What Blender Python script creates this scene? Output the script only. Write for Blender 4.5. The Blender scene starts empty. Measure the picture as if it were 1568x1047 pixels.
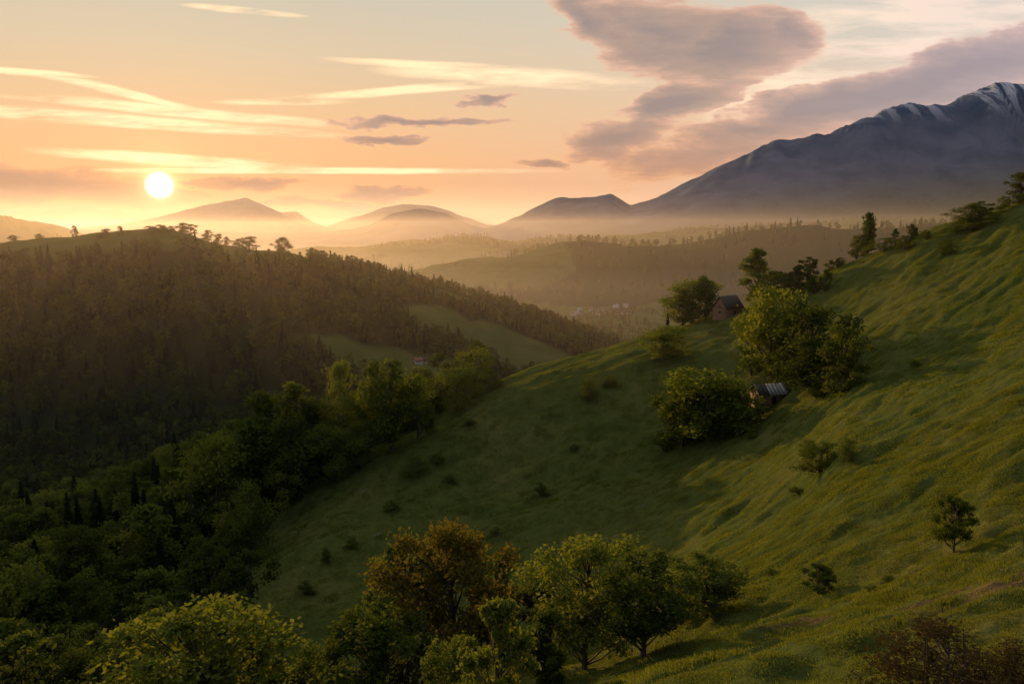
import bpy, math, random
import numpy as np
from mathutils import Vector
rng=np.random.default_rng(7); random.seed(7)
F=1220.0; P=math.radians(8.09); cP,sP=math.cos(P),math.sin(P)
scene=bpy.context.scene
scene.view_settings.view_transform='Standard'; scene.view_settings.look='None'; scene.view_settings.exposure=0

# ---------- image helpers: image pixel coordinates -> view ray -> world ----------
def px_ray(u,v):
    x=(u-784)/F; w=(v-523.5)/F; dy=cP-w*sP; dz=-sP-w*cP
    return x/dy, dz/dy
def K(u,v,Y):
    s,e=px_ray(u,v); return (s,Y,e*Y)
def Z(u,Y,z):
    s,e=px_ray(u,400); return (s,Y,z)
LINES=[
 [Z(0,3,-7),Z(1568,3,-6)],
 [Z(-300,20,-21),Z(784,20,-18),Z(1568,20,-15.5)],
 [K(-300,1100,120),K(0,1100,115),K(300,1110,100),K(500,1110,92),K(700,1090,76),K(860,1047,64),K(1000,1010,62),K(1150,985,60),K(1300,990,52),K(1568,1000,44),K(1900,1000,40)],
 [K(-300,930,190),K(0,930,180),K(300,930,170),K(500,930,165),K(700,900,165),K(850,880,155),K(1000,880,130),K(1100,860,105),K(1300,800,92),K(1568,720,85),K(1900,650,85)],
 [K(-300,900,215),K(0,890,215),K(300,840,215),K(500,790,213),K(700,760,216),K(850,750,210),K(1000,740,198),K(1150,690,185),K(1300,600,170),K(1568,520,150),K(1900,420,150)],
 [K(-300,875,240),K(0,858,240),K(250,782,240),K(400,722,242),K(520,715,240),K(600,694,242),K(700,645,252),K(770,612,260),K(900,568,274),K(1020,530,284),K(1120,503,284),K(1220,475,272),K(1300,440,262),K(1400,395,250),K(1568,345,232),K(1900,205,225),K(2000,180,225)],
 [K(-300,870,250),K(0,850,250),K(100,830,250),K(250,770,250),K(400,705,255),K(520,692,260),K(600,668,265),K(690,624,275),K(770,589,285),K(900,545,300),K(1020,505,310),K(1120,476,310),K(1220,443,300),K(1300,404,290),K(1400,359,280),K(1500,323,270),K(1568,301,260),K(1700,240,250),K(2000,150,250)],
 [Z(0,460,-150),Z(800,480,-150),Z(1000,520,-142),Z(1568,520,-120)],
 [K(-400,357,780),K(0,364,760),K(130,364,760),K(200,360,765),K(244,356,770),K(290,356,770),K(350,374,780),K(440,392,790),K(520,412,800),K(600,430,830),K(690,448,860),K(740,460,880),K(800,480,900),K(870,499,920),K(930,524,940),K(980,547,950),Z(1100,950,-150),Z(1568,950,-140)],
 [Z(0,1150,-165),Z(850,1150,-165),Z(930,1150,-158),Z(1568,1150,-150)],
 [Z(0,1520,-158),Z(1568,1520,-150)],
 [K(-300,425,1950),K(400,432,1950),K(560,425,1950),K(640,415,1950),K(700,400,1950),K(780,384,1950),K(850,370,1950),K(900,368,1950),K(960,376,1950),K(1050,368,1950),K(1130,353,1950),K(1250,342,1950),K(1330,347,1900),K(1450,337,1850),K(1568,322,1800)],
 [Z(0,2600,-150),Z(1568,2600,-120)],
 [K(-300,330,3500),K(0,331,3500),K(50,341,3500),K(110,355,3500),K(200,372,3500),K(430,385,3500),K(520,380,3500),K(600,370,3500),K(700,366,3500),K(800,370,3500),K(900,363,3500),K(1000,357,3500),K(1200,348,3500),K(1300,340,3500),K(1568,325,3500)],
 [Z(0,4300,-150),Z(750,4300,-150),Z(1000,4300,-60),Z(1568,4300,60)],
 [K(0,352,6000),K(470,358,6000),K(520,352,6000),K(560,346,6000),K(600,329,6000),K(640,321,6000),K(680,326,6000),K(720,345,6000),K(745,351,6000),K(800,328,6000),K(850,305,6000),K(880,305,6000),K(905,303,6000),K(935,297,6000),K(965,314,6000),K(1020,295,6000),K(1100,254,6000),K(1150,233,6000),K(1190,214,6000),K(1230,212,6000),K(1250,202,6000),K(1270,203,6000),K(1310,186,6000),K(1350,168,6000),K(1400,161,6000),K(1450,157,6000),K(1500,134,6000),K(1530,127,6000),K(1568,126,6000),K(1700,112,6000),K(2000,150,6000)],
 [Z(0,8000,-150),Z(1568,8000,0)],
 [K(-300,345,10000),K(0,350,10000),K(100,352,10000),K(180,345,10000),K(240,333,10000),K(300,318,10000),K(340,311,10000),K(375,304,10000),K(400,313,10000),K(430,327,10000),K(455,324,10000),K(480,341,10000),K(500,348,10000),K(540,334,10000),K(580,321,10000),K(620,312,10000),K(660,316,10000),K(700,329,10000),K(745,345,10000),K(800,350,10000),K(1568,350,10000)],
 [Z(0,20000,-100),Z(1568,20000,-100)],
]
IC=6; IL=8
S=np.concatenate([np.linspace(-2.2,-0.8,60,endpoint=False),np.linspace(-0.8,0.8,900),np.linspace(0.8,2.2,61)[1:]])
YR=np.concatenate([np.geomspace(3,35,30,endpoint=False),np.geomspace(35,340,430,endpoint=False),np.geomspace(340,1200,170,endpoint=False),np.geomspace(1200,20000,260)])
def smooth(a,n=5):
    k=np.hanning(n+2)[1:-1]; k/=k.sum(); p=np.pad(a,(n//2,n//2),mode='edge'); return np.convolve(p,k,'valid')
KY=[];KZ=[]
for i,l in enumerate(LINES):
    l=sorted(l); a=np.array(l); n=31 if i<8 else (15 if i<14 else 5)
    KY.append(smooth(np.interp(S,a[:,0],a[:,1]),n)); KZ.append(smooth(np.interp(S,a[:,0],a[:,2]),n))
KY=np.array(KY);KZ=np.array(KZ)
def pchip(x,y,q):
    h=np.diff(x); d=np.diff(y)/h; m=np.zeros(len(x)); m[0]=d[0]; m[-1]=d[-1]
    for i in range(1,len(x)-1):
        if d[i-1]*d[i]>0:
            w1=2*h[i]+h[i-1]; w2=h[i]+2*h[i-1]; m[i]=(w1+w2)/(w1/d[i-1]+w2/d[i])
    i=np.clip(np.searchsorted(x,q)-1,0,len(h)-1); t=(q-x[i])/h[i]
    return ((1+2*t)*(1-t)**2*y[i]+t*(1-t)**2*h[i]*m[i]+t*t*(3-2*t)*y[i+1]+t*t*(t-1)*h[i]*m[i+1])
ZG=np.zeros((len(YR),len(S)))
for c in range(len(S)): ZG[:,c]=pchip(KY[:,c],KZ[:,c],YR)
RT=rng.random((8,256,256))
def vn(x,y,k=0):
    xi=np.floor(x).astype(int); yi=np.floor(y).astype(int); fx=x-xi; fy=y-yi
    fx=fx*fx*(3-2*fx); fy=fy*fy*(3-2*fy); R=RT[k%8]; a=xi&255;b=yi&255;a1=(xi+1)&255;b1=(yi+1)&255
    return (R[a,b]*(1-fx)*(1-fy)+R[a1,b]*fx*(1-fy)+R[a,b1]*(1-fx)*fy+R[a1,b1]*fx*fy)*2-1
def fbm(x,y,o=4,k=0):
    r=0;A=1
    for i in range(o): r=r+A*vn(x*2**i+17*i,y*2**i+5*i,k+i); A*=.5
    return r
def ss(a,b,x):
    t=np.clip((x-a)/(b-a),0,1); return t*t*(3-2*t)
YY=np.repeat(YR[:,None],len(S),1); XX=YY*S[None,:]
ca,sa=math.cos(.45),math.sin(.45)
xr=XX*ca+YY*sa; yr=-XX*sa+YY*ca
near=1-ss(380,480,YY)
warp=fbm(XX/25,YY/25,2,3)*5
ZG+=near*(0.66*fbm(xr/11+warp*.1,(yr+warp)/4.2,3,0)+0.18*fbm(XX/1.6,YY/1.3,2,1)+1.5*fbm(XX/38,YY/38,2,2))*ss(10,40,YY)
ZG+=ss(420,560,YY)*(1-ss(1000,1200,YY))*5*fbm(XX/70,YY/70,4,2)
ZG+=ss(1150,1600,YY)*(1-ss(4000,5000,YY))*16*fbm(XX/220,YY/260,5,1)
far=ss(4200,5500,YY)
hi=ss(150,900,ZG)
ZG+=far*(14*fbm(XX/260,YY/400,5,4)+hi*(45*fbm(XX/220,YY/900,5,5)))-far*hi*150*(1-ss(5600,6000,YY))*np.abs(fbm(XX/330+fbm(XX/900,YY/900,2,1),YY/2500,4,6))
def H(x,y):
    y=np.asarray(y,float); s=np.asarray(x,float)/y
    a=np.interp(s,S,np.arange(len(S))); b=np.interp(y,YR,np.arange(len(YR)))
    i=np.clip(a.astype(int),0,len(S)-2); j=np.clip(b.astype(int),0,len(YR)-2); fa=a-i; fb=b-j
    return (ZG[j,i]*(1-fa)*(1-fb)+ZG[j,i+1]*fa*(1-fb)+ZG[j+1,i]*(1-fa)*fb+ZG[j+1,i+1]*fa*fb)
def site(u,v,ymin=20,ymax=335):  # placement by image pixel: ground point where that pixel's view ray lands
    s,e=px_ray(u,v)
    if ymin<400: ymax=min(ymax,float(np.interp(s,S,KY[IC]))+6)
    else: ymax=1000
    ys=np.geomspace(ymin,ymax,1500); g=H(s*ys,ys)-e*ys
    w=np.where(g>=0)[0]; k=w[0] if len(w) else int(np.argmax(g/ys)); y=ys[k]
    return float(s*y),float(y),float(H(s*y,y))
def line(i,s): return np.interp(s,S,KY[i])
def uof(s): return 784+s*F*0.985

# ---------- node helpers ----------
def mat(name):
    m=bpy.data.materials.new(name); m.use_nodes=True; nt=m.node_tree; nt.nodes.clear()
    o=nt.nodes.new('ShaderNodeOutputMaterial'); return m,nt,o
def N(nt,t,**k):
    n=nt.nodes.new(t)
    for a,b in k.items():
        if a=='inp':
            for i,v in b.items(): n.inputs[i].default_value=v
        else: setattr(n,a,b)
    return n
def ramp(nt,fac,stops):
    r=nt.nodes.new('ShaderNodeValToRGB'); e=r.color_ramp.elements
    while len(e)<len(stops): e.new(.5)
    for i,(p,c) in enumerate(stops): e[i].position=p; e[i].color=(*c,1)
    nt.links.new(fac,r.inputs[0]); return r.outputs[0]
def mixc(nt,fac,a,b,bt='MIX'):
    m=nt.nodes.new('ShaderNodeMix'); m.data_type='RGBA'; m.blend_type=bt
    for i,v in ((0,fac),(6,a),(7,b)):
        if hasattr(v,'is_linked'): nt.links.new(v,m.inputs[i])
        elif i==0: m.inputs[0].default_value=v
        else: m.inputs[i].default_value=(*v,1)
    return m.outputs[2]
def mth(nt,op,a,b=0,c=None,clamp=False):
    m=nt.nodes.new('ShaderNodeMath'); m.operation=op; m.use_clamp=clamp
    for i,v in enumerate((a,b,c)):
        if v is None: continue
        if hasattr(v,'is_linked'): nt.links.new(v,m.inputs[i])
        else: m.inputs[i].default_value=v
    return m.outputs[0]
def noise(nt,vec,scale,detail=4,rough=.55,dim='3D'):
    n=N(nt,'ShaderNodeTexNoise',noise_dimensions=dim,inp={'Scale':scale,'Detail':detail,'Roughness':rough}); nt.links.new(vec,n.inputs['Vector']); return n.outputs['Fac']

def leafmat(name,c1,c2,trans=.4):
    m,nt,o=mat(name); L=nt.links
    oi=N(nt,'ShaderNodeObjectInfo'); g=N(nt,'ShaderNodeNewGeometry')
    a=mth(nt,'MULTIPLY_ADD',oi.outputs['Random'],.65,mth(nt,'MULTIPLY',g.outputs['Random Per Island'],.33),clamp=True)
    col=ramp(nt,a,[(0,c1),(1,c2)])
    d=N(nt,'ShaderNodeBsdfDiffuse'); t=N(nt,'ShaderNodeBsdfTranslucent'); mx=N(nt,'ShaderNodeMixShader',inp={0:trans})
    L.new(col,d.inputs[0]); L.new(mixc(nt,1.0,col,(1.45,1.4,.5),'MULTIPLY'),t.inputs[0]); L.new(d.outputs[0],mx.inputs[1]); L.new(t.outputs[0],mx.inputs[2]); L.new(mx.outputs[0],o.inputs[0]); return m
M_green=leafmat('leaf_green',(.036,.054,.012),(.105,.135,.028))
M_yel=leafmat('leaf_yellow_green',(.078,.108,.018),(.155,.175,.034))
M_brown=leafmat('leaf_russet',(.07,.068,.018),(.13,.098,.026))
M_umber=leafmat('leaf_umber',(.030,.024,.012),(.075,.052,.022),.25)
M_dark=leafmat('leaf_dark',(.024,.036,.012),(.065,.082,.02))
M_con=leafmat('needle_dark',(.010,.020,.010),(.028,.042,.018),.2)
M_grass=leafmat('grass_blade',(.060,.080,.018),(.135,.150,.034),.5)
def simplemat(name,c1,c2,scale=3,rough=.9,stretch=(1,1,1),metal=0):
    m,nt,o=mat(name); tc=N(nt,'ShaderNodeTexCoord'); mp=N(nt,'ShaderNodeMapping'); mp.inputs['Scale'].default_value=stretch
    nt.links.new(tc.outputs['Object'],mp.inputs[0]); f=noise(nt,mp.outputs[0],scale,5,.65)
    col=ramp(nt,f,[(.3,c1),(.7,c2)]); b=N(nt,'ShaderNodeBsdfPrincipled',inp={'Roughness':rough,'Metallic':metal})
    nt.links.new(col,b.inputs['Base Color']); bp=N(nt,'ShaderNodeBump',inp={'Strength':.5,'Distance':.05}); nt.links.new(f,bp.inputs['Height']); nt.links.new(bp.outputs[0],b.inputs['Normal']); nt.links.new(b.outputs[0],o.inputs[0]); return m
M_bark=simplemat('bark',(.03,.022,.016),(.10,.075,.05),6,stretch=(1,1,.3))
M_wood=simplemat('weathered_wood',(.10,.06,.035),(.30,.18,.10),4,stretch=(.4,.4,4))
M_shingle=simplemat('wood_shingles',(.018,.015,.013),(.055,.045,.04),5)
M_tin=simplemat('tin_roof',(.12,.12,.13),(.34,.34,.35),2,.6,metal=.2)
M_dkopen=simplemat('dark_opening',(.01,.01,.01),(.02,.018,.015))
M_plaster=simplemat('white_plaster',(.35,.33,.30),(.5,.47,.43),1)
M_tile=simplemat('clay_tiles',(.16,.06,.04),(.28,.11,.07),3)

def build(name,V,Q,mats,mi=None,smooth=False):
    V=np.asarray(V,np.float32).reshape(-1,3); Q=np.asarray(Q,np.int32).reshape(-1,4)
    me=bpy.data.meshes.new(name); me.vertices.add(len(V)); me.vertices.foreach_set('co',V.ravel())
    me.loops.add(Q.size); me.loops.foreach_set('vertex_index',Q.ravel())
    me.polygons.add(len(Q)); me.polygons.foreach_set('loop_start',np.arange(0,Q.size,4,dtype=np.int32)); me.polygons.foreach_set('loop_total',np.full(len(Q),4,np.int32))
    for m in mats: me.materials.append(m)
    if mi is not None: me.polygons.foreach_set('material_index',np.asarray(mi,np.int32))
    if smooth: me.polygons.foreach_set('use_smooth',np.ones(len(Q),bool))
    me.update(calc_edges=True); return me
def link(ob,par=None):
    scene.collection.objects.link(ob)
    if par: ob.parent=par
    return ob

# ---------- terrain ----------
meadows=[(site(715,462,480),60,38),(site(800,548,480),120,38),(site(560,548,480),60,20),(site(640,560,480),50,26)]
def meadow(x,y):
    r=np.zeros_like(x,dtype=float)
    n=fbm(x/40,y/40,3,2)*.35
    for (c,a,b) in meadows: r=np.maximum(r,1-ss(.8,1.1,np.hypot((x-c[0])/a,(y-c[1])/b)+n))
    return r
def left_forest(x,y):
    s=x/y; u=uof(s); top=line(IL,s)-np.where(u<480,62,0)-np.where((u<480),14*vn(x/30,y/30,3),0)+np.where(u>480,50,0)
    return (y>400)*(y<top)*(1-meadow(x,y))*(u<1010)
def gully_forest(x,y):
    s=x/y; u=uof(s); e=H(x,y)/y; v=523.5-F*np.tan(np.arctan(e)+P)
    edge=np.interp(v,[650,690,720,780,860,950,1047,1150],[560,560,505,420,345,345,390,430])+18*vn(x/9,y/9,2)
    return (u<edge)*(y>60)*(y<420)
def mid_forest(x,y):
    n=fbm(x/260,y/260,4,3); z=H(x,y)
    m=(n>-.28)*(y>1540)*(y<2100)
    m2=(n>.25)*(y>2100)*(y<4200)
    return np.maximum(m,m2)*(z>-150)
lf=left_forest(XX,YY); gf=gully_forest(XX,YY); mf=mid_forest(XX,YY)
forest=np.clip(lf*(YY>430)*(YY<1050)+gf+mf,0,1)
hazy_rock=ss(4300,5200,YY)  # mask of the distant rock whose colour has haze painted in
dirt=np.zeros_like(YY)
for (u,v,a,b) in ((1510,905,7,1.2),(1190,960,5,.7),(1440,915,4,.6),(1300,935,6,.5),(1090,985,4,.5)):
    c=site(u,v); dirt=np.maximum(dirt,.75*(1-ss(.3,1.2,np.hypot((XX-c[0])/a,(YY-c[1]-.15*(XX-c[0]))/b)+.7*fbm(XX/2,YY/2,3,1))))
ny,ns=YY.shape; idx=np.arange(ny*ns).reshape(ny,ns)
Q=np.stack([idx[:-1,:-1],idx[:-1,1:],idx[1:,1:],idx[1:,:-1]],-1).reshape(-1,4)
m,nt,o=mat('ground_cover'); L=nt.links
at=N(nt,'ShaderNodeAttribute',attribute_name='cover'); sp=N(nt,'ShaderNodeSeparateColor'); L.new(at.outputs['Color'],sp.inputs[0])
g=N(nt,'ShaderNodeNewGeometry'); pos=g.outputs['Position']
n1=noise(nt,pos,.035,4); n2=noise(nt,pos,.9,4,.7); n3=noise(nt,pos,5,2,.7)
gr=ramp(nt,mth(nt,'ADD',mth(nt,'MULTIPLY',n1,.6),mth(nt,'MULTIPLY',n2,.4)),[(.35,(.045,.065,.016)),(.5,(.072,.09,.022)),(.66,(.13,.12,.038))])
gr=mixc(nt,mth(nt,'MULTIPLY',n3,.5),gr,(.03,.038,.012))
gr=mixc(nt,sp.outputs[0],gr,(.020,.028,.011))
gr=mixc(nt,sp.outputs[2],gr,(.12,.075,.045))
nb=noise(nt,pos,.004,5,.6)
rc=ramp(nt,nb,[(.35,(.048,.078,.135)),(.6,(.10,.125,.185))])  # massif rock, with the blue of aerial haze put into its base colour
sx=N(nt,'ShaderNodeSeparateXYZ'); L.new(pos,sx.inputs[0])
mp=N(nt,'ShaderNodeMapping'); mp.inputs['Scale'].default_value=(.014,.0015,.0030); L.new(pos,mp.inputs[0]); sn=noise(nt,mp.outputs[0],1,5,.65)
hz=mth(nt,'MULTIPLY',mth(nt,'SUBTRACT',sx.outputs[2],720),.003,clamp=True)
snow=mth(nt,'MULTIPLY',hz,mth(nt,'MULTIPLY',mth(nt,'SUBTRACT',sn,.49),12,clamp=True),clamp=True)
rc=mixc(nt,snow,rc,(.6,.6,.66))
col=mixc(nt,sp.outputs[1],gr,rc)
b=N(nt,'ShaderNodeBsdfDiffuse'); L.new(col,b.inputs[0])
bp=N(nt,'ShaderNodeBump',inp={'Strength':.9,'Distance':.3}); L.new(mth(nt,'ADD',n2,mth(nt,'MULTIPLY',n3,.3)),bp.inputs['Height']); L.new(bp.outputs[0],b.inputs['Normal']); L.new(b.outputs[0],o.inputs[0])
me=build('terrain',np.stack([XX,YY,ZG],-1),Q,[m],smooth=True)
ca_=me.color_attributes.new('cover','FLOAT_COLOR','POINT'); ca_.data.foreach_set('color',np.stack([forest,hazy_rock,dirt,np.ones_like(dirt)],-1).astype(np.float32).ravel())
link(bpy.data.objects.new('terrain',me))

# ---------- trees ----------
def tube(V,Q,M,pts,rad,mi,n=6):
    base=sum(len(v) for v in V); pts=np.array(pts,float); a=np.linspace(0,2*math.pi,n,endpoint=False); vs=[]
    for i,p in enumerate(pts):
        d=pts[min(i+1,len(pts)-1)]-pts[max(i-1,0)]; d/=np.linalg.norm(d)+1e-9
        r=np.cross(d,[.3,.9,.1]); r/=np.linalg.norm(r)+1e-9; q=np.cross(d,r)
        vs.append(p+rad[i]*(np.cos(a)[:,None]*r+np.sin(a)[:,None]*q))
    V.append(np.concatenate(vs))
    for i in range(len(pts)-1):
        for k in range(n):
            Q.append([base+i*n+k,base+i*n+(k+1)%n,base+(i+1)*n+(k+1)%n,base+(i+1)*n+k]); M.append(mi)
def leaves(V,Q,M,P_,size,mi,r):
    n=len(P_); base=sum(len(v) for v in V)
    a=r.normal(size=(n,3)); a/=np.linalg.norm(a,axis=1)[:,None]; b=r.normal(size=(n,3)); b=np.cross(a,b); b/=np.linalg.norm(b,axis=1)[:,None]
    sz=(size*r.uniform(.6,1.4,n))[:,None]
    V.append(np.stack([P_-a*sz*.55,P_-b*sz*.32+a*sz*.05,P_+a*sz*.6,P_+b*sz*.32],1).reshape(-1,3))
    q=(base+np.arange(n*4).reshape(n,4)).tolist(); Q.extend(q); M.extend([mi]*n)
def tree_mesh(name,h,w,nl,leaf,seed,lm,cb=.22,clumps=26,shape='round',stems=1,sparse=1.0,cr=1.0):
    r=np.random.default_rng(seed); V=[];Q=[];M=[]
    bend=r.normal(size=2)*.04*h
    tp=lambda t:np.array([bend[0]*t*t,bend[1]*t*t,h*t])
    for sidx in range(stems):
        off=np.zeros(3) if stems==1 else np.array([*r.normal(size=2)*.12*w,0])
        ts=[-.03,.06,.2,.4,.6,.82]; rr=np.array([1.35,1,.8,.6,.38,.12])*h*.02
        tube(V,Q,M,[tp(t)+off*min(1,t*6+.2) for t in ts],rr,1)
    C=[]
    for i in range(clumps):
        t=cb+(1-cb)*((i+r.random())/clumps)*.95
        k=(t-cb)/(1-cb)
        prof={'round':math.sqrt(max(0,1-(1.85*k-.85)**2)) if k>.46 else .62+.8*k*1.03,'tall':(.55+1.1*k if k<.4 else 1.0*math.cos((k-.4)*2.3)),'bush':math.sqrt(max(0,1-k*k))}[shape]
        prof=min(prof,1); a=r.uniform(0,2*math.pi); rad=w/2*prof*r.uniform(.2,1.0)
        C.append((tp(t)[0]+rad*math.cos(a),tp(t)[1]+rad*math.sin(a),h*t*.97,cr*w*r.uniform(.09,.22)*(.7+.4*prof)))
    C.append((tp(.9)[0],tp(.9)[1],h*.9,w*.12))
    C=np.array(C)
    for c in C:
        t0=max(.05,(c[2]/h)-.18-.1*r.random()); s0=tp(t0); e=c[:3]; mid=(s0+e)/2+np.array([0,0,-.02*h])
        tube(V,Q,M,[s0,mid,e,e+(e-mid)*.4],np.array([.0085,.005,.003,.001])*h,1,4)
    pk=C[:,3]**2; pk/=pk.sum(); ci=r.choice(len(C),nl,p=pk); d=r.normal(size=(nl,3)); d/=np.linalg.norm(d,axis=1)[:,None]
    rad=(r.random(nl)**.42)*(1+.25*r.normal(size=nl)*sparse); rad=np.clip(rad,0,1.45)
    Pn=C[ci,:3]+d*(rad*C[ci,3])[:,None]*np.array([1,1,.75]); Pn[:,2]=np.maximum(Pn[:,2],.03*h)
    leaves(V,Q,M,Pn,leaf,0,r)
    return build(name,np.concatenate(V),Q,[lm,M_bark],M)
def conifer_mesh(name,h,w,nl,leaf,seed):
    r=np.random.default_rng(seed); V=[];Q=[];M=[]
    tube(V,Q,M,[(0,0,-.4),(0,0,h*.5),(0,0,h*.98)],[h*.016,h*.01,.02],1)
    t=r.beta(1.1,1.6,nl)*.93+.05; lay=np.floor(t*15)/15; k=(t-lay)*15
    R=w/2*(1-lay)*(1.05-.5*k)+.05; nb=9; a=(r.integers(0,nb,nl)+lay*37)*2*math.pi/nb+r.normal(size=nl)*.13
    q=r.random(nl)**.6*R*(1+.15*np.sin(a*3+lay*50))
    leaves(V,Q,M,np.stack([q*np.cos(a),q*np.sin(a),h*t-q*.3],1),leaf,0,r)
    return build(name,np.concatenate(V),Q,[M_con,M_bark],M)
def variants(cn,meshes):
    c=bpy.data.collections.new(cn)
    for i,me in enumerate(meshes): c.objects.link(bpy.data.objects.new('%s_%02d'%(cn,i),me))
    return c
def scatter(name,pts,rot,scl,idx,coll):
    n=len(pts); me=bpy.data.meshes.new(name); me.vertices.add(n); me.vertices.foreach_set('co',np.asarray(pts,np.float32).ravel())
    a=me.attributes.new('rot','FLOAT_VECTOR','POINT'); a.data.foreach_set('vector',np.asarray(rot,np.float32).ravel())
    a=me.attributes.new('scl','FLOAT_VECTOR','POINT'); a.data.foreach_set('vector',np.asarray(scl,np.float32).ravel())
    a=me.attributes.new('pick','INT','POINT'); a.data.foreach_set('value',np.asarray(idx,np.int32))
    ob=link(bpy.data.objects.new(name,me)); ng=bpy.data.node_groups.new(name,'GeometryNodeTree')
    ng.interface.new_socket('Geometry',in_out='INPUT',socket_type='NodeSocketGeometry'); ng.interface.new_socket('Geometry',in_out='OUTPUT',socket_type='NodeSocketGeometry')
    i=ng.nodes.new('NodeGroupInput'); o=ng.nodes.new('NodeGroupOutput'); ip=ng.nodes.new('GeometryNodeInstanceOnPoints'); ci=ng.nodes.new('GeometryNodeCollectionInfo')
    ci.inputs['Collection'].default_value=coll; ci.inputs['Separate Children'].default_value=True; ci.inputs['Reset Children'].default_value=True; ip.inputs['Pick Instance'].default_value=True
    L=ng.links; L.new(i.outputs[0],ip.inputs['Points']); L.new(ci.outputs[0],ip.inputs['Instance']); L.new(ip.outputs[0],o.inputs[0])
    for nm,dt,sk in (('rot','FLOAT_VECTOR','Rotation'),('scl','FLOAT_VECTOR','Scale'),('pick','INT','Instance Index')):
        a=ng.nodes.new('GeometryNodeInputNamedAttribute'); a.data_type=dt; a.inputs['Name'].default_value=nm; L.new(a.outputs[0],ip.inputs[sk])
    md=ob.modifiers.new('scatter','NODES'); md.node_group=ng; return ob
def forest_scatter(name,x,y,coll,nv,hs,pcon=0,ncon=0,slim=1.0):
    n=len(x); z=H(x,y); sc=hs*rng.uniform(.6,1.3,n); wd=sc*rng.uniform(.85,1.25,n)*slim
    idx=rng.integers(0,nv,n)
    if ncon:
        cc=rng.random(n)<pcon; idx=np.where(cc,nv+rng.integers(0,ncon,n),idx)
    rot=np.stack([rng.normal(size=n)*.04,rng.normal(size=n)*.04,rng.uniform(0,6.28,n)],1)
    return scatter(name,np.stack([x,y,z-.3],1),rot,np.stack([wd,wd,sc],1),idx,coll)
FM=[M_green,M_dark,M_green,M_dark,M_green,M_green]
GM=[M_green,M_dark,M_green,M_yel,M_green,M_yel]
SH=['round','round','tall','tall','tall','round']
FV=variants('forest_tree',[tree_mesh('fb%d'%i,10,[6,7,5,4.4,6.5,7.5][i],500,.8,50+i,FM[i],cb=.16,clumps=14,shape=SH[i]) for i in range(6)]
  +[conifer_mesh('fc%d'%i,12,4.2,500,.8,80+i) for i in range(2)])
GVV=variants('gully_tree',[tree_mesh('gb%d'%i,10,[6.5,7.5,6,5.5,7,8][i],2000,.43,150+i,GM[i],cb=.1,clumps=24,shape=SH[i],cr=.85) for i in range(6)]
  +[conifer_mesh('gc%d'%i,12,4.2,1600,.5,90+i) for i in range(2)])
def cand(n,y0,y1,s0,s1):
    y=np.sqrt(rng.uniform(y0*y0,y1*y1,n)); s=rng.uniform(s0,s1,n); return s*y,y
x,y=cand(11500,440,960,-1.0,.2); k=(left_forest(x,y)>.5)&(fbm(x/25,y/25,2,5)>-.75); forest_scatter('hillside_forest',x[k],y[k],FV,6,1.15,.22,2)
x,y=cand(1500,75,420,-1.1,-.1); k=(gully_forest(x,y)>.5)&(rng.random(len(x))<.9); forest_scatter('gully_forest',x[k],y[k],GVV,6,1.4,.12,2)
x,y=cand(16000,1540,4200,-.9,1.0); k=(mid_forest(x,y)>.5); forest_scatter('distant_forest',x[k],y[k],FV,6,1.6,.2,2)
xs=[];ys=[]
for u in np.linspace(430,735,50):
    s,_=px_ray(u,600); yy=line(IC,s)+rng.uniform(0,26); xs.append(s*yy); ys.append(yy)
forest_scatter('crest_copse',np.array(xs),np.array(ys),GVV,6,1.6,slim=.8)
x,y=cand(5000,560,1500,.0,.9); k=(fbm(x/90,y/90,3,4)>.15)&(H(x,y)<-60); forest_scatter('valley_grove',x[k],y[k],FV,6,.9,.2,2)

BIG={}
def kinds(k,seed,big):
    key=(k,seed%3,big)
    if key in BIG: return BIG[key]
    nl,lf=(11000,.25) if big else (4600,.32)
    hb=.1 if big else 0
    a=dict(r=('round',M_green,7.5,.16+hb),y=('round',M_yel,8,.13+hb),b=('round',M_brown,8,.12+hb),t=('tall',M_yel,5,.1),d=('round',M_dark,8,.05),g=('tall',M_green,5.5,.08),s=('bush',M_green,10,.03),o=('bush',M_umber,11,.03))[k]
    if k=='o': nl=6000
    me=tree_mesh('tree_%s%d%d'%(k,seed%3,big),10,a[2],nl,lf,200+seed%3+ord(k),a[1],cb=a[3],clumps=46 if big else 30,shape=a[0],stems=1 if k not in 'so' else 4,cr=.72 if big else .9)
    co=np.empty(len(me.vertices)*3,np.float32); me.vertices.foreach_get('co',co); co=co.reshape(-1,3)
    BIG[key]=(me,(np.percentile(co[:,0],99)-np.percentile(co[:,0],1)),np.percentile(co[:,2],99.6)); return BIG[key]
def plant(name,u,v,top,wpx,k,big=False,ymin=20,back=0):
    x,y,z=site(u,v,ymin)
    if back: x*=(y+back)/y; y+=back; z=float(H(x,y))
    dep=y*cP-z*sP; e=px_ray(u,top)[1]; hgt=(e*y-z)*1.0; wid=wpx/F*dep
    sd=random.randrange(1000); me,mw,mh=kinds(k,sd,big)
    ob=link(bpy.data.objects.new(name,me)); ob.location=(x,y,z-.015*hgt); sz=hgt/mh; sw=wid/mw
    ob.scale=(sw,sw,sz); ob.rotation_euler=(0,0,random.uniform(0,6.28)); return ob
for a in [(895,1026,826,160,'y'),(985,1005,856,130,'r'),(1082,945,858,110,'r'),(700,1050,796,185,'b'),(620,1050,818,110,'g'),(845,985,865,80,'g'),(1040,952,882,60,'y'),(770,1000,850,80,'g')]:
    plant('deciduous_tree',*a,big=True)
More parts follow.
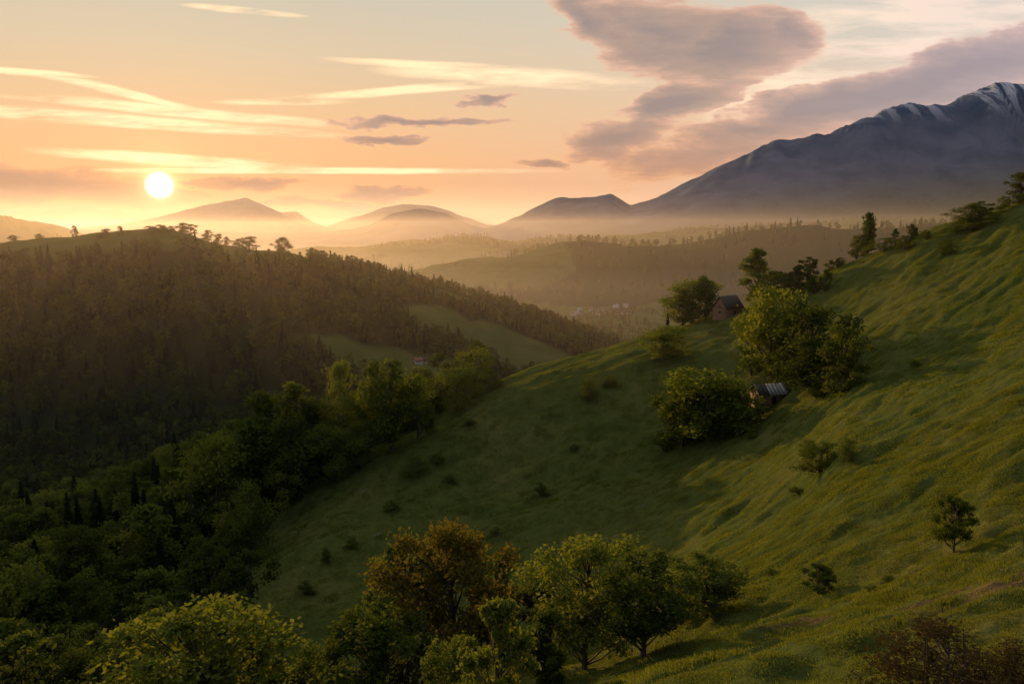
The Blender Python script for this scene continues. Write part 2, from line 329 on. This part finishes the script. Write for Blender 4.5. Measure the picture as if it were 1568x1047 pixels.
for a in [(760,1150,916,115,'t'),(320,1190,930,220,'y'),(590,1140,930,180,'r'),(35,1150,1000,130,'y'),(500,1150,985,110,'r'),(405,1170,970,110,'t'),(690,1150,980,100,'r'),(840,1060,930,80,'g'),(180,1150,1000,120,'r'),(110,1150,1015,110,'d')]:
    plant('foreground_tree',*a,big=True)
plant('small_tree',1460,846,760,62,'r',True); plant('shrub',1252,908,864,48,'g',True)
plant('dark_bush',1450,1085,962,180,'o',True); plant('dark_bush',1545,1080,985,130,'o',True)
for a in [(1178,580,438,92,'y'),(1150,575,480,50,'y'),(1240,600,468,120,'d'),(1290,600,500,80,'d'),(1225,580,475,90,'r'),(1260,600,520,110,'d'),(1215,570,462,80,'d'),
          (1085,675,563,105,'y'),(1045,684,590,90,'r'),(1130,664,600,90,'r'),(1062,678,598,90,'y'),(1105,672,590,80,'r'),
          (1015,547,498,66,'y'),(1060,496,428,66,'y'),(1080,490,422,40,'r'),(1045,500,440,45,'r')]:
    plant('deciduous_tree',*a)
for a in [(1160,462,380,56,'g'),(1185,466,415,64,'r'),(1205,460,418,46,'r'),(1217,458,408,28,'g'),(1240,440,393,30,'g'),(1262,454,412,22,'g'),(1245,456,425,30,'g'),(1270,418,398,16,'g'),(1284,412,394,16,'g'),
          (1327,380,325,26,'g'),(1312,390,360,24,'r'),(1395,372,343,16,'g'),(1560,316,264,50,'d'),(1485,362,312,64,'d'),(1497,345,308,34,'g'),(1370,378,350,14,'g'),(1418,372,352,18,'g'),(1535,330,300,22,'r')]:
    plant('deciduous_tree',*a,back=4)
for a in [(335,820,666,90,'y'),(548,718,643,56,'r'),(500,740,650,60,'y'),(440,765,640,80,'r'),(640,670,572,60,'r'),(600,692,551,85,'r'),(565,692,580,56,'r'),(700,627,560,56,'y'),(400,770,600,85,'g'),(520,705,555,70,'y'),(460,720,585,74,'g'),(240,900,770,80,'g'),(130,930,800,90,'d'),(380,860,740,64,'r')]:
    plant('deciduous_tree',*a)
for a in [(900,612,580,38,'s'),(932,592,575,30,'s'),(1355,384,364,54,'s'),(1385,382,360,26,'s'),(1450,390,366,30,'s'),(1255,720,676,75,'s'),(1298,704,670,36,'s'),(1238,702,672,34,'s'),(752,592,566,40,'s'),(640,722,700,45,'s'),(668,706,694,30,'s'),(830,760,738,24,'s'),(1150,672,655,24,'s'),(1440,382,370,22,'s'),(1335,905,895,22,'s'),(1360,890,880,26,'s'),(1285,920,908,26,'s'),(720,650,640,24,'s'),(500,860,840,20,'s'),(690,740,725,24,'s'),(1220,755,745,30,'s'),(1020,690,660,50,'s'),(1300,592,560,50,'s'),(1250,608,585,40,'s'),
          (600,780,765,28,'s'),(540,840,822,26,'s'),(760,820,806,22,'s'),(470,910,890,30,'s'),(880,690,680,20,'s'),(1400,560,550,20,'s'),(1180,880,870,24,'s'),(610,900,884,26,'s')]:
    plant('shrub',*a)
x,y,z=site(1022,503); ob=link(bpy.data.objects.new('spruce_tree',conifer_mesh('spruce',10,3.4,1500,.4,5))); ob.location=(x,y,z-.3); ob.scale=(.85,.85,.85)
for (u,v,t,w) in [(115,364,345,9),(162,364,350,16),(185,362,346,9),(155,366,356,14),(232,358,346,24),(248,357,344,22),(262,356,346,18),(280,357,341,26),(292,357,343,20),(318,364,352,16),(335,370,358,14),(347,372,362,10),(365,378,366,22),(382,382,362,34),(433,392,363,30),(498,408,394,14),(516,410,396,16),(60,366,358,12),(20,366,360,16)]:
    plant('ridge_tree',u,v,t,w,'d',ymin=600)

# ---------- grass: patches laid on the slope ----------
def tuft(name,n,h,rad,seed):
    r=np.random.default_rng(seed); V=[];Q=[]
    for i in range(n):
        rr=rad*math.sqrt(r.random()); th=r.uniform(0,6.28); cx=math.floor(rr*math.cos(th)/.28)*.28
        a=r.uniform(0,6.28); p=np.array([.4*rr*math.cos(th)+.6*cx+r.normal()*.04,rr*math.sin(th),-.04]); d=np.array([math.cos(a),math.sin(a),0]); q=np.array([-d[1],d[0],0])*h*.07; l=h*r.uniform(.4,1.2); le=r.uniform(.1,.6)*l
        b=len(V); V+= [p-q,p+q,p+d*le*.4+q*.8+[0,0,l*.6],p+d*le*.4-q*.8+[0,0,l*.6], p+d*le+q*.1+[0,0,l],p+d*le-q*.1+[0,0,l]]
        Q+=[[b,b+1,b+2,b+3],[b+3,b+2,b+4,b+5]]
    return build(name,V,Q,[M_grass])
GV=variants('grass_patch',[tuft('gt%d'%i,90,.30,1.0,i) for i in range(8)])
x1,y1=cand(14000,33,120,-.45,.8); x2,y2=cand(22000,120,330,-.4,.85)
x=np.concatenate([x1,x2]); y=np.concatenate([y1,y2]); k=(gully_forest(x,y)<.5)&(fbm(x/3,y/3,2,2)>-.6)&(y<line(IC,x/y)+15); x=x[k];y=y[k]; n=len(x)
sc=rng.uniform(.8,1.25,n)*np.where(y>120,1.35,1); hsc=(rng.uniform(.4,1.0,n)*(.6+.8*ss(-.5,.8,fbm(x/5,y/5,2,6))))*np.where(y>120,1.25,1)
gx=(H(x+.8,y)-H(x-.8,y))/1.6; gy=(H(x,y+.8)-H(x,y-.8))/1.6
scatter('hill_grass',np.stack([x,y,H(x,y)],1),np.stack([np.arctan(gy),-np.arctan(gx),0*x],1),np.stack([sc,sc,hsc],1),rng.integers(0,8,n),GV)

# ---------- buildings ----------
def boxq(V,Q,M,x0,x1,y0,y1,z0,z1,mi=0):
    b=len(V); V+=[(x0,y0,z0),(x1,y0,z0),(x1,y1,z0),(x0,y1,z0),(x0,y0,z1),(x1,y0,z1),(x1,y1,z1),(x0,y1,z1)]
    for f in ((0,3,2,1),(4,5,6,7),(0,1,5,4),(1,2,6,5),(2,3,7,6),(3,0,4,7)): Q.append([b+i for i in f]); M.append(mi)
def part(name,par,V,Q,M,mats): return link(bpy.data.objects.new(name,build(name,V,Q,mats,M)),par)
def slab(V,Q,M,p,t=.12,mi=0):
    p=[Vector(a) for a in p]; n=(p[1]-p[0]).cross(p[3]-p[0]).normalized()*t; b=len(V); V+=[tuple(a) for a in p]+[tuple(a-n) for a in p]
    for f in ((0,1,2,3),(7,6,5,4),(0,4,5,1),(1,5,6,2),(2,6,7,3),(3,7,4,0)): Q.append([b+i for i in f]); M.append(mi)
def log_building(name,loc,rz,W,D,hw,hr,hip=0,tin=()):
    e=link(bpy.data.objects.new(name,None)); e.location=loc; e.rotation_euler=(0,0,rz)
    V=[];Q=[];M=[]; n=int(hw/.28)
    for i in range(-8,n):
        z=i*.28; j=.04*random.uniform(-1,1); ex=.18 if i%2 else 0
        boxq(V,Q,M,-W/2-ex,W/2+ex,-D/2-.1+j,-D/2+.1+j,z,z+.25); boxq(V,Q,M,-W/2-ex,W/2+ex,D/2-.1+j,D/2+.1+j,z,z+.25)
        boxq(V,Q,M,-W/2-.09,-W/2+.11,-D/2+.16,D/2-.16,z+.002,z+.252); boxq(V,Q,M,W/2-.11,W/2+.09,-D/2+.16,D/2-.16,z+.002,z+.252)
    part('log_walls',e,V,Q,M,[M_wood])
    V=[];Q=[];M=[]; boxq(V,Q,M,-.9,.5,-D/2-.19,-D/2-.16,0,2.0,0); boxq(V,Q,M,W*.28,W*.28+.8,-D/2-.19,-D/2-.16,1,1.7,0); boxq(V,Q,M,-W/2-.14,-W/2-.12,-.5,.4,1,1.8,0); part('door_and_windows',e,V,Q,M,[M_dkopen])
    V=[];Q=[];M=[]
    for (a,b_) in ((-.98,-.9),(.5,.58)): boxq(V,Q,M,a,b_,-D/2-.23,-D/2-.15,0,2.05)
    boxq(V,Q,M,-.98,.58,-D/2-.24,-D/2-.15,2.06,2.16); part('door_frame',e,V,Q,M,[M_wood])
    V=[];Q=[];M=[]; o_=.6; z0=hw-.25; x0=W/2+o_; y0=D/2+o_; rx=x0-D*hip
    nn=9
    for i in range(nn):
        def strip(sy):
            a=i/nn;b_=(i+1)/nn; j=random.uniform(-.05,.06)
            def pt(f,t): 
                X0=-x0+2*x0*f; X1=-rx+2*rx*f; return (X0+(X1-X0)*t,sy*y0*(1-t),z0+(hr)*t+j)
            p=[pt(a,0),pt(b_,0),pt(b_,1),pt(a,1)]
            if sy>0: p=p[::-1]
            slab(V,Q,M,p,.1,1 if (sy<0 and i in tin) else 0)
        strip(-1);strip(1)
    part('roof',e,V,Q,M,[M_shingle,M_tin])
    V=[];Q=[];M=[]
    for sx_ in (-1,1):
        for k in range(8):
            a=-D/2+D*k/8+.02;b_=-D/2+D*(k+1)/8-.02; t=1-max(abs(a),abs(b_))/(D/2+o_); boxq(V,Q,M,sx_*(W/2)-.05,sx_*(W/2)+.05,a,b_,hw-.3,z0+hr*t-.12)
    part('gable_boards',e,V,Q,M,[M_wood])
    return e
def atdist(x,y,d): k=(y-d)/y; return x*k,y-d
x,y,z=site(1178,608); x,y=atdist(x,y,5); log_building('wooden_shed',(x,y,float(H(x,y))+.7),math.radians(12),8.4,5.4,2.8,2.5,tin=(3,4,5,6,7))
x,y,z=site(1114,480); x,y=atdist(x,y,6); z=float(H(x,y)); log_building('log_cabin',(x,y,z+.6),math.radians(38),9.8,6.6,2.9,4.8)
def village_house(name,loc,rz,W,D,h,hr,wall,roof):
    e=link(bpy.data.objects.new(name,None)); e.location=loc; e.rotation_euler=(0,0,rz)
    V=[];Q=[];M=[]; boxq(V,Q,M,-W/2,W/2,-D/2,D/2,-2,h)
    for sx_ in (-1,1):
        b=len(V); V+=[(sx_*W/2,-D/2,h),(sx_*W/2,D/2,h),(sx_*W/2,.05,h+hr*.97),(sx_*W/2,-.05,h+hr*.97)]; Q.append([b,b+1,b+2,b+3]); M.append(0)
    part('walls',e,V,Q,M,[wall])
    V=[];Q=[];M=[]; slab(V,Q,M,[(-W/2-.5,-D/2-.5,h-.25),(W/2+.5,-D/2-.5,h-.25),(W/2+.5,0,h+hr),(-W/2-.5,0,h+hr)],.15); slab(V,Q,M,[(W/2+.5,D/2+.5,h-.25),(-W/2-.5,D/2+.5,h-.25),(-W/2-.5,0,h+hr),(W/2+.5,0,h+hr)],.15)
    boxq(V,Q,M,W*.2,W*.2+.7,.3,1,h,h+hr+1); part('roof_and_chimney',e,V,Q,M,[roof])
    V=[];Q=[];M=[]
    for i in range(4): boxq(V,Q,M,-W*.4+i*W*.23,-W*.4+i*W*.23+.9,-D/2-.05,-D/2-.02,1.1,2.3)
    part('windows',e,V,Q,M,[M_dkopen])
for i in range(14):
    u=random.uniform(875,965); yy=random.uniform(1400,1530); s,_=px_ray(u,470); x=s*yy
    village_house('village_house',(x,yy,float(H(x,yy))),random.uniform(-.8,.8),random.uniform(7,10),7,random.uniform(3,4),3.2,M_plaster,random.choice([M_tile,M_tile,M_shingle,M_tin]))
x,y,z=site(641,556,480); village_house('farmhouse',(x,y,z),.3,6,5,2.6,2,M_plaster,M_tile); x,y,z=site(652,555,480); village_house('outbuilding',(x,y,z),-.2,3.5,3.5,2.2,1.6,M_plaster,M_shingle)
for (u,v,l,a) in [(445,952,4,.5),(560,752,2.2,.9),(382,860,2.5,1.4),(578,820,2.2,.3),(985,775,1.0,.2)]:
    x,y,z=site(u,v); V=[];Q=[];M=[]; p=[np.array([math.cos(a)*t,math.sin(a)*t,.3+.1*math.sin(t*2)]) for t in np.linspace(-l/2,l/2,6)]
    for t in p: t[2]+=float(H(x+t[0],y+t[1]))-z
    tube(V,Q,M,p,[.07,.06,.05,.04,.03,.02],0); tube(V,Q,M,[p[2],p[2]+[.5,.3,.5],p[2]+[.8,.8,.6]],[.04,.03,.01],0,4)
    ob=link(bpy.data.objects.new('fallen_branch',build('branch',np.concatenate(V),Q,[M_tin],M))); ob.location=(x,y,z)

# ---------- sun, sky, haze ----------
ss_,se_=px_ray(244,284); sd=Vector((ss_,1,se_)).normalized(); ld=Vector((ss_,1,se_+.036)).normalized()
sl=bpy.data.lights.new('sun','SUN'); sl.energy=6; sl.angle=math.radians(.6); sl.color=(1,.58,.22)
so=link(bpy.data.objects.new('sun',sl)); so.rotation_euler=ld.to_track_quat('Z','Y').to_euler(); so.location=(0,0,200)
w=bpy.data.worlds.new('World'); scene.world=w; w.use_nodes=True; nt=w.node_tree; nt.nodes.clear(); L=nt.links
tc=N(nt,'ShaderNodeTexCoord'); D=tc.outputs['Generated']; sx=N(nt,'ShaderNodeSeparateXYZ'); L.new(D,sx.inputs[0]); X_,Y_,Z_=sx.outputs
yc=mth(nt,'MAXIMUM',Y_,.05); A=mth(nt,'DIVIDE',X_,yc); E=mth(nt,'DIVIDE',Z_,yc)
base=ramp(nt,mth(nt,'MAXIMUM',Z_,0),[(0,(.62,.36,.28)),(.03,(.80,.42,.24)),(.08,(.92,.50,.25)),(.14,(.88,.57,.32)),(.20,(.78,.61,.41)),(.26,(.68,.60,.46)),(1,(.17,.22,.33))])
dot=N(nt,'ShaderNodeVectorMath',operation='DOT_PRODUCT'); L.new(D,dot.inputs[0]); dot.inputs[1].default_value=sd; dt=dot.outputs['Value']
away=mth(nt,'SUBTRACT',1,mth(nt,'MULTIPLY',mth(nt,'SUBTRACT',dt,.62),2.9,clamp=True),clamp=True)
base=mixc(nt,mth(nt,'MULTIPLY',away,.8),base,mixc(nt,mth(nt,'MULTIPLY',Z_,4.5,clamp=True),(.93,.57,.43),(.70,.67,.62)))
base=mixc(nt,mth(nt,'MULTIPLY',mth(nt,'SUBTRACT',.3,dt),1.0,clamp=True),base,(.20,.24,.33))
cv=N(nt,'ShaderNodeCombineXYZ'); L.new(A,cv.inputs[0]); L.new(E,cv.inputs[1]); cv.inputs[2].default_value=1
mpn=N(nt,'ShaderNodeMapping'); mpn.inputs['Scale'].default_value=(4.5,12,1); mpn.inputs['Rotation'].default_value=(0,0,-.22); L.new(cv.outputs[0],mpn.inputs[0])
nzc=N(nt,'ShaderNodeTexNoise',noise_dimensions='2D',inp={'Scale':1.0,'Detail':5,'Roughness':.6}); L.new(mpn.outputs[0],nzc.inputs['Vector'])
nf=nzc.outputs['Fac']
mpf=N(nt,'ShaderNodeMapping'); mpf.inputs['Scale'].default_value=(7,50,1); mpf.inputs['Rotation'].default_value=(0,0,-.06); L.new(cv.outputs[0],mpf.inputs[0]); nf2=noise(nt,mpf.outputs[0],1,4,.6,'2D')
wv=N(nt,'ShaderNodeVectorMath',operation='SUBTRACT'); L.new(nzc.outputs['Color'],wv.inputs[0]); wv.inputs[1].default_value=(.5,.5,.5)
def warped(ax,ay):
    wm=N(nt,'ShaderNodeVectorMath',operation='MULTIPLY_ADD'); L.new(wv.outputs[0],wm.inputs[0]); wm.inputs[1].default_value=(ax,ay,0); L.new(cv.outputs[0],wm.inputs[2]); return wm.outputs[0]
CV=warped(.17,.07); CL=warped(.05,.006)
def blobs(lst,vec,sc):
    acc=None
    for (u,v,ru,rv,ang) in lst:
        a,e=px_ray(u,v); t=math.radians(ang); c_,s_=math.cos(t),math.sin(t); ra=sc*ru/F; rb=sc*rv/F
        ps=[]
        for r1,r2,rr in ((c_,s_,ra),(-s_,c_,rb)):
            d=N(nt,'ShaderNodeVectorMath',operation='DOT_PRODUCT'); L.new(vec,d.inputs[0]); d.inputs[1].default_value=(r1/rr,r2/rr,-(r1*a+r2*e)/rr); ps.append(d.outputs['Value'])
        q=mth(nt,'MULTIPLY_ADD',ps[0],ps[0],mth(nt,'MULTIPLY',ps[1],ps[1]))
        acc=q if acc is None else mth(nt,'MINIMUM',acc,q)
    return mth(nt,'SUBTRACT',1,mth(nt,'SQRT',acc),clamp=True)
dark=blobs([(990,50,140,46,-6),(1120,66,110,46,0),(890,30,60,34,-30),(1020,172,140,26,18),(940,205,80,22,0),(1310,165,330,38,15),(1500,105,190,50,20),(1130,210,150,20,3),(1190,50,50,26,0),
 (820,243,50,8,0),(605,299,60,9,2),(400,289,60,9,0),(585,212,70,6,0),(720,155,50,8,18),(640,190,110,7,0),(40,286,200,26,-4),(180,300,130,14,-3),(520,318,130,6,0),(100,325,200,8,-2)],CV,1.5)
lite=blobs([(270,170,165,5,-5),(180,184,190,6,-4),(175,140,80,4,-12),(275,246,130,6,-4),(435,156,60,3,0),(620,138,130,4,4),(800,118,120,8,-3),(380,17,50,3,-5),(1400,60,200,60,18),(1180,120,80,30,30),(45,112,50,3,-4),(480,262,220,3,0),(720,105,120,4,-4)],CL,1.9)
dd=mth(nt,'ADD',dark,mth(nt,'ADD',mth(nt,'MULTIPLY_ADD',nf,1.0,-.5),mth(nt,'MULTIPLY_ADD',nf2,.6,-.3)))
dd=mth(nt,'MULTIPLY',dd,mth(nt,'MULTIPLY',dark,5,clamp=True))
alpha=N(nt,'ShaderNodeMapRange',interpolation_type='SMOOTHSTEP',inp={1:.08,2:.36,3:0,4:1}); L.new(dd,alpha.inputs[0])
lmask=mth(nt,'MULTIPLY',mth(nt,'MULTIPLY',lite,2.4,clamp=True),mth(nt,'MULTIPLY_ADD',nf2,3.4,-1.0,clamp=True),clamp=True)
c=mixc(nt,mth(nt,'MULTIPLY',lmask,.9),base,mixc(nt,away,(1.4,1.0,.58),(1.0,.80,.68)))
hic=ramp(nt,dd,[(.12,(1.0,.60,.40)),(.30,(.76,.45,.33)),(.55,(.48,.33,.27)),(.9,(.34,.26,.25))])
rtc=ramp(nt,dd,[(.12,(.95,.66,.56)),(.30,(.66,.47,.44)),(.55,(.46,.36,.38)),(.9,(.36,.30,.34))])
lwc=ramp(nt,dd,[(.12,(.92,.44,.21)),(.45,(.56,.30,.21)),(.8,(.42,.25,.20))])
dcol=mixc(nt,mth(nt,'MULTIPLY',mth(nt,'SUBTRACT',E,.07),14,clamp=True),lwc,mixc(nt,mth(nt,'MULTIPLY',mth(nt,'SUBTRACT',A,.25),3,clamp=True),hic,rtc))
c=mixc(nt,mth(nt,'MULTIPLY',alpha.outputs[0],.92),c,dcol)
def powt(n,k): return mth(nt,'MULTIPLY',mth(nt,'POWER',mth(nt,'MAXIMUM',dt,0),n),k)
def addc(c,f,col):
    mm=N(nt,'ShaderNodeVectorMath',operation='SCALE'); mm.inputs[0].default_value=col; L.new(f,mm.inputs['Scale']); ad=N(nt,'ShaderNodeVectorMath',operation='ADD'); L.new(c,ad.inputs[0]); L.new(mm.outputs[0],ad.inputs[1]); return ad.outputs[0]
c=addc(c,powt(80,.06),(1,.5,.12)); c=addc(c,powt(1500,.35),(1,.55,.15)); c=addc(c,powt(9000,.9),(1,.75,.35))
disc=N(nt,'ShaderNodeMapRange',interpolation_type='SMOOTHSTEP',inp={1:math.cos(math.radians(.95)),2:math.cos(math.radians(.4)),3:0,4:2.5}); L.new(dt,disc.inputs[0]); c=addc(c,disc.outputs[0],(1,.92,.75))
below=mth(nt,'MULTIPLY',Z_,-12,clamp=True); c=mixc(nt,below,c,(.10,.08,.06))
sky=N(nt,'ShaderNodeTexSky',sky_type='NISHITA'); sky.sun_disc=False; sky.sun_elevation=math.asin(sd.z); sky.sun_rotation=math.atan2(sd.x,sd.y)
b1=N(nt,'ShaderNodeBackground',inp={1:.96}); L.new(c,b1.inputs[0]); b2=N(nt,'ShaderNodeBackground',inp={1:.004}); L.new(sky.outputs[0],b2.inputs[0])
ad=N(nt,'ShaderNodeAddShader'); L.new(b1.outputs[0],ad.inputs[0]); L.new(b2.outputs[0],ad.inputs[1]); wo=N(nt,'ShaderNodeOutputWorld'); L.new(ad.outputs[0],wo.inputs[0])
def haze(name,x0,x1,y0,y1,z0,z1,dens,g,col):
    V=[];Q=[];M=[]; boxq(V,Q,M,x0,x1,y0,y1,z0,z1); m,nt,o=mat(name); v=N(nt,'ShaderNodeVolumeScatter',inp={'Density':dens,'Anisotropy':g,'Color':(*col,1)})
    nt.links.new(v.outputs[0],o.inputs['Volume']); link(bpy.data.objects.new(name,build(name,V,Q,[m],M)))
haze('atmospheric_haze',-12000,12000,200,6300,-260,48,1/13500,.56,(1,.87,.80))
haze('valley_mist',-2500,2200,1150,4500,-200,-85,1/8000,.4,(1,.93,.92))
haze('horizon_haze',-16000,6000,6400,15000,-300,350,1/14000,.35,(1,.90,.90))
cam=bpy.data.cameras.new('camera'); cam.lens=36*F/1568; cam.sensor_width=36; cam.clip_end=60000; cam.clip_start=.5
co=link(bpy.data.objects.new('camera',cam)); co.location=(0,0,0); co.rotation_euler=(math.pi/2-P,0,0); scene.camera=co
